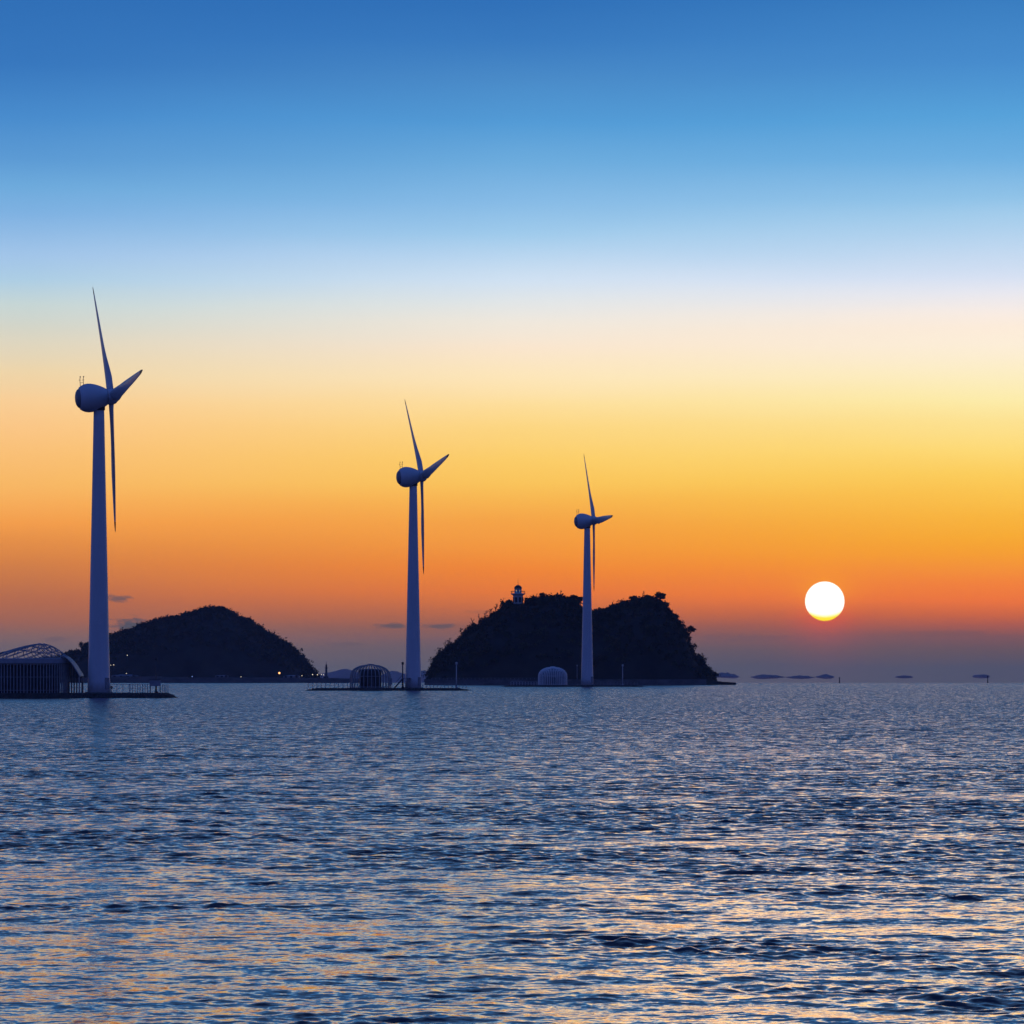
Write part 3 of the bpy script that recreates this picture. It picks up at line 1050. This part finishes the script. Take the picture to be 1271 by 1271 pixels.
lr = thing("life_ring", "small dark round life ring on a post beside the nearest turbine", "life ring", (X(139, D1), D1 - 0.8, zi1))
MB().box((0, 0.1, 0.55), (0.07, 0.07, 1.1)).build("post", M_DSTEEL, lr)
rg = MB().tube([(0.16 * math.cos(a), -0.02, 0.98 + 0.16 * math.sin(a)) for a in np.linspace(0, 2 * PI, 21)], 0.085, 8, False)
rg.build("ring", M_DSTEEL, lr)

st = thing("steel_stair", "dark diagonal stair flight against the left side of the middle turbine", "stair", (X(496, D2), D2 - 2.2, zi2))
xa, xb = X(490, D2) - X(496, D2), X(500.5, D2) - X(496, D2)
hz_ = Z(842, D2) - zi2
for yy in (-0.5, 0.5):
    MB().tube([(xa, yy, 0.05), (xb, yy, hz_)], 0.16, 6).build("stringer", M_DSTEEL, st)
    MB().tube([(xa, yy, 1.0), (xb, yy, hz_ + 0.95)], 0.05, 6).build("handrail", M_DSTEEL, st)
tr = MB().box((0, 0, 0), (0.36, 0.9, 0.06)).data("tread", M_DSTEEL)
for i in range(8):
    s = (i + 0.7) / 8
    link("tread", tr, st, (xa + (xb - xa) * s, 0, 0.05 + hz_ * s + 0.06))
MB().box((xb + 0.9, 0, hz_ + 0.05), (1.9, 1.2, 0.1)).build("landing", M_DSTEEL, st)
pm = MB().box((0, 0, hz_ / 2), (0.12, 0.12, hz_)).data("leg", M_DSTEEL)
for xx in (xb + 0.1, xb + 1.7):
    link("leg", pm, st, (xx, -0.5, 0))

bx = thing("equipment_cabinet", "small grey cabinet on legs right against the middle islet's dome", "cabinet", (X(485, D2), D2 - 1.0, zi2))
MB().box((0, 0, 1.55), (0.75, 0.6, 1.5)).build("body", M_SLAT, bx)
MB().box((0, 0, 2.36), (0.9, 0.75, 0.1)).build("lid", M_SLAT, bx)
lg = MB().box((0, 0, 0.4), (0.09, 0.09, 0.8)).data("leg", M_SLAT)
for sx in (-.3, .3):
    for sy in (-.2, .2):
        link("leg", lg, bx, (sx, sy, 0))


# ----------------------------------------------------------------- lighthouse on the island
def lighthouse():
    D = ISLE.D
    k = 1.1 * D / F
    x = X(643, D)
    zg = ISLE.point(x, 0.0).z
    t = thing("lighthouse", "stone lighthouse with domed lantern on the ridge of the wooded island", "lighthouse", (x, D, zg - 0.3))
    z = lambda py: Z(py, D) - zg + 0.3
    MB().lathe([(6.7 * k, 0), (6.4 * k, z(751)), (5.9 * k, z(749.5)), (5.6 * k, z(739.5)), (6.2 * k, z(738.6))], 8, smooth=False).build("tower", M_STONE, t)
    for i in range(8):
        a = 2 * PI * (i + 0.5) / 8
        if i in (4, 5, 6, 7):
            r = 5.35 * k
            fr = MB().box((0, 0, 0), (0.28, 0.95, 2.0)).build("window", M_CORE, t, mtx=Matrix.Translation((r * math.cos(a), r * math.sin(a), z(744.5))) @ Matrix.Rotation(a, 4, 'Z'))
            MB().box((0.1, 0, -1.07), (0.3, 1.15, 0.14)).build("sill", M_STONE, fr)
    g = MB().lathe([(6.4 * k, z(738.6)), (8.2 * k, z(737.6)), (8.2 * k, z(736.6))], 24, smooth=False).build("gallery", M_STONE, t)
    gr = MB()
    for i in range(20):
        a = 2 * PI * i / 20
        gr.box((7.8 * k * math.cos(a), 7.8 * k * math.sin(a), z(736.6) + 0.42), (0.12, 0.12, 0.85))
    gr.tube([(7.8 * k * math.cos(a), 7.8 * k * math.sin(a), z(736.6) + 0.88) for a in np.linspace(0, 2 * PI, 33)], 0.08, 6, False)
    gr.build("gallery_rail", M_DSTEEL, g)
    lan = MB()
    for i in range(8):
        a = 2 * PI * i / 8
        lan.box((3.7 * k * math.cos(a), 3.7 * k * math.sin(a), (z(736.6) + z(730.3)) / 2), (0.22, 0.22, z(730.3) - z(736.6)), a)
    lan.lathe([(4.0 * k, z(736.6)), (4.0 * k, z(735.2))], 16)
    ln = lan.build("lantern_room", M_STONE, t)
    MB().lathe([(3.45 * k, z(735.2)), (3.45 * k, z(730.4))], 16).build("glass", M_GLASS, ln)
    MB().lathe([(0.9 * k, z(735.2)), (1.4 * k, z(733.5)), (1.4 * k, z(732)), (0.7 * k, z(731))], 12).build("lens", M_STONE, ln)
    MB().lathe([(4.6 * k, z(730.4)), (4.5 * k, z(729.8)), (3.7 * k, z(728.0)), (2.2 * k, z(726.7)), (0.5 * k, z(726.0))], 20).build("dome_roof", M_NECK, t)
    MB().tube([(0, 0, z(726.1)), (0, 0, z(718))], [0.09, 0.03], 6).build("lightning_rod", M_DSTEEL, t)


lighthouse()

# small beacon at the end of the quay
DB = DQ
bt = thing("beacon_tower", "small dark beacon tower at the quay's end beside the hill's foot", "beacon", (X(405, DB), DB, Z(841.6, DB)))
zz = lambda py: Z(py, DB) - Z(841.6, DB)
kb = DB / F
MB().lathe([(3.0 * kb, 0), (2.9 * kb, zz(840)), (1.6 * kb, zz(838.8)), (1.2 * kb, zz(829.5))], 12).build("tower", M_DSTEEL, bt)
MB().lathe([(2.1 * kb, zz(829.5)), (2.1 * kb, zz(828.6))], 14).build("gallery", M_DSTEEL, bt)
MB().lathe([(1.0 * kb, zz(828.6)), (1.0 * kb, zz(826)), (1.3 * kb, zz(825.8)), (0.3 * kb, zz(824.3))], 12).build("lantern_room", M_DSTEEL, bt)
MB().tube([(0, 0, zz(824.4)), (0, 0, zz(821.5))], 0.12, 6).build("mast", M_DSTEEL, bt)

# channel markers out by the horizon
for px, yt_, D, lb in ((1042, 840.5, 2250, "tiny channel marker right of the row of far islands"), (1226, 838.8, 2250, "thin channel marker pole beside the rightmost far island")):
    z0 = sea(D) - 0.6
    t = thing("channel_marker", lb, "channel marker", (X(px, D), D, z0), 0, "channel markers near the horizon")
    h = Z(yt_, D) - z0
    MB().tube([(0, 0, 0), (0, 0, h - 0.4)], [0.3, 0.22], 8).build("pole", M_DSTEEL, t)
    MB().lathe([(0.36, h - 0.75), (0.40, h - 0.3), (0.04, h)], 10).build("top_mark", M_DSTEEL, t)
    MB().lathe([(0.6, 0.2), (0.55, 0.8), (0.3, 1.0)], 12).build("float", M_DSTEEL, t)


# ----------------------------------------------------------------- houses and lamps along the harbour
def harbour_house(label, x0, x1, yeave, yridge, D, skew=0.5, nwin=4):
    cx = (x0 + x1) / 2
    z0 = Z(841.2, D) - 0.3
    t = thing("harbour_house", label, "building", (X(cx, D), D, z0), 0, "buildings under the hill")
    w, dp = X(x1, D) - X(x0, D), 10.0
    he, hr = Z(yeave, D) - z0, Z(yridge, D) - z0
    MB().box((0, 0, he / 2), (w, dp, he)).build("wall", M_HOUSE, t)
    xr = w * (skew - 0.5)
    o = 0.4
    vs = [(-w / 2 - o, -dp / 2 - o, he + .01), (w / 2 + o, -dp / 2 - o, he + .01), (w / 2 + o, dp / 2 + o, he + .01), (-w / 2 - o, dp / 2 + o, he + .01),
          (xr - w * .12, 0, hr), (xr + w * .12, 0, hr)]
    MB().add(vs, [(0, 1, 5, 4), (1, 2, 5), (2, 3, 4, 5), (3, 0, 4), (3, 2, 1, 0)]).build("roof", M_ROOF, t)
    for i in range(nwin):
        f = MB().box((0, 0, 0), (1.3, 0.14, 1.4)).build("window", M_CORE, t, (-w / 2 + w * (i + .5) / nwin, -dp / 2 - 0.02, he * .55))
        MB().box((0, -0.06, -0.78), (1.5, 0.2, 0.12)).build("sill", M_HOUSE, f)
    MB().box((w * .33, -dp / 2 - 0.03, 1.15), (1.2, 0.12, 2.1)).build("door", M_DSTEEL, t)
    return t


harbour_house("broad harbour building with sloping roof behind the information board", 198, 231, 835.5, 829, 2400, 0.42, 6)
harbour_house("plain harbour building with flat-looking roof right of the broad sloping one", 233, 249, 832.5, 830.5, 2405, 0.5, 4)
harbour_house("low small harbour shed right of the plain building, under the hill", 268, 284, 838.8, 837.5, 2395, 0.5, 3)
harbour_house("low harbour shed directly right of the nearest turbine", 139, 172, 838.5, 837, 2395, 0.5, 4)
harbour_house("low long shed at the hill's right foot near the orange lamp", 352, 372, 839.2, 838, 2392, 0.5, 3)


def shore_lamp(label, px, py, D, m, r, z0=None):
    z0 = Z(841.5, D) if z0 is None else z0
    t = thing("shore_lamp", label, "lamp", (X(px, D), D - 6.0, z0), 0, "lit lamps along the shore")
    h = Z(py, D) - z0
    MB().tube([(0, 0, 0), (0, 0, h - r)], [0.16, 0.1], 6).build("pole", M_DSTEEL, t)
    MB().lathe([(r * .4, h - r), (r * .9, h - r * .5), (r, h), (r * .8, h + r * .6), (r * .2, h + r)], 12).build("lit_bulb", m, t)
    MB().lathe([(r * 1.05, h + r), (r * .3, h + r * 1.3)], 12).build("shade", M_DSTEEL, t)


for px, py, m, r, lb in ((347.5, 835.3, M_WARM, .62, "bright orange lit lamp at the hill's right foot"),
                         (300, 841 - 1, M_PALE, .36, "lone pale lamp under the middle of the hill"),
                         (375.5, 838.6, M_PALE, .4, "pale lamp between the orange lamp and the row by the beacon"),
                         (388.6, 837.3, M_PALE, .48, "leftmost of the four pale lamps beside the beacon tower"),
                         (394.5, 837.5, M_PALE, .42, "second pale lamp from the left beside the beacon tower"),
                         (399.5, 837.2, M_PALE, .42, "third pale lamp from the left, nearer the beacon tower"),
                         (402.2, 837.6, M_PALE, .4, "pale lamp directly left of the beacon tower"),
                         (158, 835.8, M_PALE, .34, "small pale lamp on the shore right of the nearest turbine"),
                         (239.5, 840.6 - 1, M_BLUE, .5, "bluish lit lamp before the plain harbour building")):
    shore_lamp(lb, px, py, DQ, m, r * (0.85 if m is M_WARM else 0.5))
for px, py, r, lb in ((137.4, 827, .18, "dim lamp on the hillside touching the nearest turbine's right edge"),
                      (141.2, 827.2, .2, "dim hillside lamp, right one of a pair beside the nearest turbine"),
                      (158, 815.4, .2, "dim lamp highest on the hillside right of the nearest turbine")):
    D = HILL.D
    xx = X(px, D)
    # walk down the near slope until the ground lies just under the lamp
    v = -0.99
    while v < 0 and HILL.point(xx, v).z + 3.5 < Z(py, D + v * HILL.depth):
        v += 0.01
    p = HILL.point(xx, v)
    Dv = p.y
    xv = X(px, Dv)
    t = thing("hillside_lamp", lb, "lamp", (xv, Dv, p.z - 0.5), 0, "lit lamps on the hillside")
    h = Z(py, Dv) - p.z + 0.5
    h = max(h, 4.5)
    MB().tube([(0, 0, 0), (0, 0, h - r), ], [0.16, 0.1], 6).build("pole", M_DSTEEL, t)
    MB().lathe([(r * .4, h - r), (r * .9, h - r * .5), (r, h), (r * .8, h + r * .6), (r * .2, h + r)], 12).build("lit_bulb", M_PALE, t)


# ----------------------------------------------------------------- trees one can tell apart on the skyline
def limb(mb, p, d, L, r, depth, rnd):
    q_ = p + d * L
    mid = p + d * L * .5 + Vector((rnd.uniform(-1, 1), rnd.uniform(-1, 1), rnd.uniform(-.5, .8))) * L * .08
    r = max(r, 0.07)
    mb.tube([p, mid, q_], [r, r * .8, max(r * .55, 0.055)], 5, True)
    ends = [q_]
    if depth > 0:
        for i in range(rnd.randint(2, 3)):
            nd = (d + Vector((rnd.uniform(-.8, .8), rnd.uniform(-.8, .8), rnd.uniform(-.15, .6)))).normalized()
            s = p + (q_ - p) * rnd.uniform(.55, 1.0)
            ends += limb(mb, s, nd, L * rnd.uniform(.5, .72), r * .55, depth - 1, rnd)
    return ends


def tree(name, label, px, hpx, hill, kind, seed, lean=0.0, v=-0.03, group="trees on the island's skyline", crown=1.0, base=None):
    rnd = random.Random(seed)
    D = hill.D + v * hill.depth
    x = X(px, D)
    p = hill.point(x, v)
    if base is not None:
        p.z = Z(base, D)
    if base is None and hill is ISLE:
        p.z += 1.9 if kind == 'bare' else 0.9
    h = hpx / F * D
    t = thing(name, label, "tree", p - Vector((0, 0, 0.5)), 0, group)
    tr_ = MB()
    d = Vector((lean, rnd.uniform(-.1, .1), 1)).normalized()
    if kind == 'bare':
        tr_.tube([Vector((0, 0, 0)), d * h * .35], [.26, .22], 6)
        limb(tr_, d * h * .32, (d + Vector((rnd.uniform(-.2, .2), 0, 0))).normalized(), h * .42, .2, 3, rnd)
        limb(tr_, d * h * .25, (d + Vector((rnd.uniform(-.6, .6), rnd.uniform(-.4, .4), .2))).normalized(), h * .36, .17, 2, rnd)
        tr_.build("trunk", M_BARK, t)
        return t
    bend = [Vector((0, 0, 0)), d * h * .35 + Vector((rnd.uniform(-.1, .1), 0, 0)) * h, d * h * .7, d * h * .95]
    tr_.tube(bend, [.24, .18, .12, .05], 7)
    ends = []
    if kind == 'pine':
        for i in range(8):
            s = rnd.uniform(.5, .95)
            a = rnd.uniform(0, 2 * PI)
            nd = Vector((math.cos(a) + lean * .8, math.sin(a), rnd.uniform(0.05, .4))).normalized()
            ends += limb(tr_, d * h * s, nd, h * rnd.uniform(.25, .45) * (1.15 - s * .5), .08, 1, rnd)
        spots = [(*e, rnd.uniform(.5, .95) * crown) for e in ends] + [(*(d * h), .6 * crown)]
        V, T = foliage(spots, .26, 60, seed, .55)
    elif kind == 'cone':
        spots = [(*(d * h * s + Vector((rnd.uniform(-1, 1), rnd.uniform(-1, 1), 0)) * (1.02 - s) * h * .22), (1.08 - s) * h * .26 * crown) for s in np.linspace(.25, 1.0, 14)]
        V, T = foliage(spots, .22, 60, seed, .9)
    else:
        for i in range(7):
            a = rnd.uniform(0, 2 * PI)
            nd = Vector((math.cos(a), math.sin(a), rnd.uniform(.3, 1))).normalized()
            ends += limb(tr_, d * h * rnd.uniform(.35, .75), nd, h * .35, .08, 1, rnd)
        spots = [(*e, rnd.uniform(.45, .8) * crown) for e in ends]
        V, T = foliage(spots, .26, 60, seed, .9)
    tr_.build("trunk", M_BARK, t)
    me = mesh_np("crown", V, T, M_LEAF, False)
    link("crown", me, t)
    return t


TREES = [("pine_tree", "broad wind-shaped pine topping the right peak of the island", 818, 15, 'pine', .18, 1.25, -.03, None),
         ("pine_tree", "pine reaching out over the cliff edge on the island's right side", 850, 15, 'pine', .55, 1.1, -.05, 790),
         ("conifer", "narrow pointed conifer on the right slope just above the overhanging pine", 839.5, 13, 'cone', 0.0, .9, -.03, None),
         ("conifer", "small pointed conifer on the right slope below the topmost pine", 830.5, 10, 'cone', 0.0, .9, -.03, None),
         ("pine_tree", "low pine on the ridge just left of the topmost right pine", 806, 9, 'pine', -.1, 1.0, -.03, None),
         ("bushy_tree", "rounded bushy tree immediately left of the lighthouse", 627.5, 10, 'bush', -.05, 1.0, -.03, None),
         ("pine_tree", "pine at the right end of the island's left peak, before the saddle", 716, 13, 'pine', .3, 1.1, -.03, None),
         ("pine_tree", "slender pine on the left peak next to the saddle pine", 709, 11, 'pine', .1, .9, -.03, None),
         ("bushy_tree", "bushy tree at the highest point of the island's left peak", 675, 10, 'bush', 0, 1.0, -.03, None),
         ("bushy_tree", "small bushy tree between the lighthouse and the left peak's top", 659, 9, 'bush', .1, .85, -.03, None),
         ("bushy_tree", "bushy tree on the cliff low at the island's right, by the waterline rocks", 869, 9, 'bush', .2, .9, -.05, None),
         ("pine_tree", "pine on the ridge of the right peak above the pale lamp post", 787, 10, 'pine', -.15, 1.0, -.03, None)]
for i, (nm, lb, px, hp_, kd, ln_, cr_, v, base) in enumerate(TREES):
    tree(nm, lb, px, hp_, ISLE, kd, 40 + i, ln_, v, crown=cr_, base=base)
for i, (px, hp_, lb) in enumerate(((587, 12, "lowest leafless tree on the ridge left of the lighthouse"),
                                   (594.5, 13, "leafless tree second lowest on the ridge left of the lighthouse"),
                                   (602, 13, "leafless tree midway on the ridge left of the lighthouse"),
                                   (609, 14, "tallest leafless tree on the ridge left of the lighthouse"),
                                   (616, 13, "leafless tree highest on the ridge, next to the bushy tree"),
                                   (545, 13, "lowest leafless tree on the island's left shore slope"),
                                   (552, 13, "leafless tree in the middle of the three on the left shore slope"),
                                   (559, 12, "upper leafless tree of the three on the left shore slope"),
                                   (697, 11, "leafless tree on the flat top of the island's left peak"),
                                   (797, 11, "leafless tree beside the low pine on the island's right peak"))):
    tree("bare_tree", lb, px, hp_, ISLE, 'bare', 80 + i, (-.1, .05, .12, 0)[i % 4], group="leafless trees on the island's skyline")
tree("bushy_tree", "dark round tree on the headland touching the nearest turbine's left edge", 104.5, 12, HILL, 'bush', 99, 0, group="trees on the hill's skyline", crown=1.9)

# shore rocks at the island's right tip
rk = MB()
rr = random.Random(5)
for i in range(90):
    px = rr.uniform(880, 913)
    D = 1625 + rr.uniform(-14, 10)
    s = rr.uniform(.5, 1.3) * (1.3 - (px - 880) / 45)
    c = Vector((X(px, D), D, sea(D) + rr.uniform(0, .5)))
    vs = [c + Vector((sx * rr.uniform(.6, 1.1), sy * rr.uniform(.6, 1.1), sz * rr.uniform(.5, .8))) * s for sz in (-1, 1) for sx, sy in ((-1, -1), (1, -1), (1, 1), (-1, 1))]
    rk.add(vs, [(3, 2, 1, 0), (4, 5, 6, 7), (0, 1, 5, 4), (1, 2, 6, 5), (2, 3, 7, 6), (3, 0, 4, 7)])
struct(rk.build("shore_rocks", M_ROCK), 'stuff')

# ----------------------------------------------------------------- the evening air
hz = MB().box((0, 0, (HAZE_TOP - 64) / 2), (2 * HAZE_HALF, 2 * HAZE_HALF, HAZE_TOP + 64)).build("haze", None)
hm = bpy.data.materials.new("evening_haze")
hm.use_nodes = True
ht = hm.node_tree
for n in list(ht.nodes):
    ht.nodes.remove(n)
pv = ht.nodes.new('ShaderNodeVolumePrincipled')
pv.inputs['Color'].default_value = (0.82, 0.84, 1.0, 1)
pv.inputs['Density'].default_value = HAZE
pv.inputs['Anisotropy'].default_value = 0.0
ho = ht.nodes.new('ShaderNodeOutputMaterial')
ht.links.new(pv.outputs[0], ho.inputs['Volume'])
hz.data.materials.append(hm)
struct(hz, 'stuff')
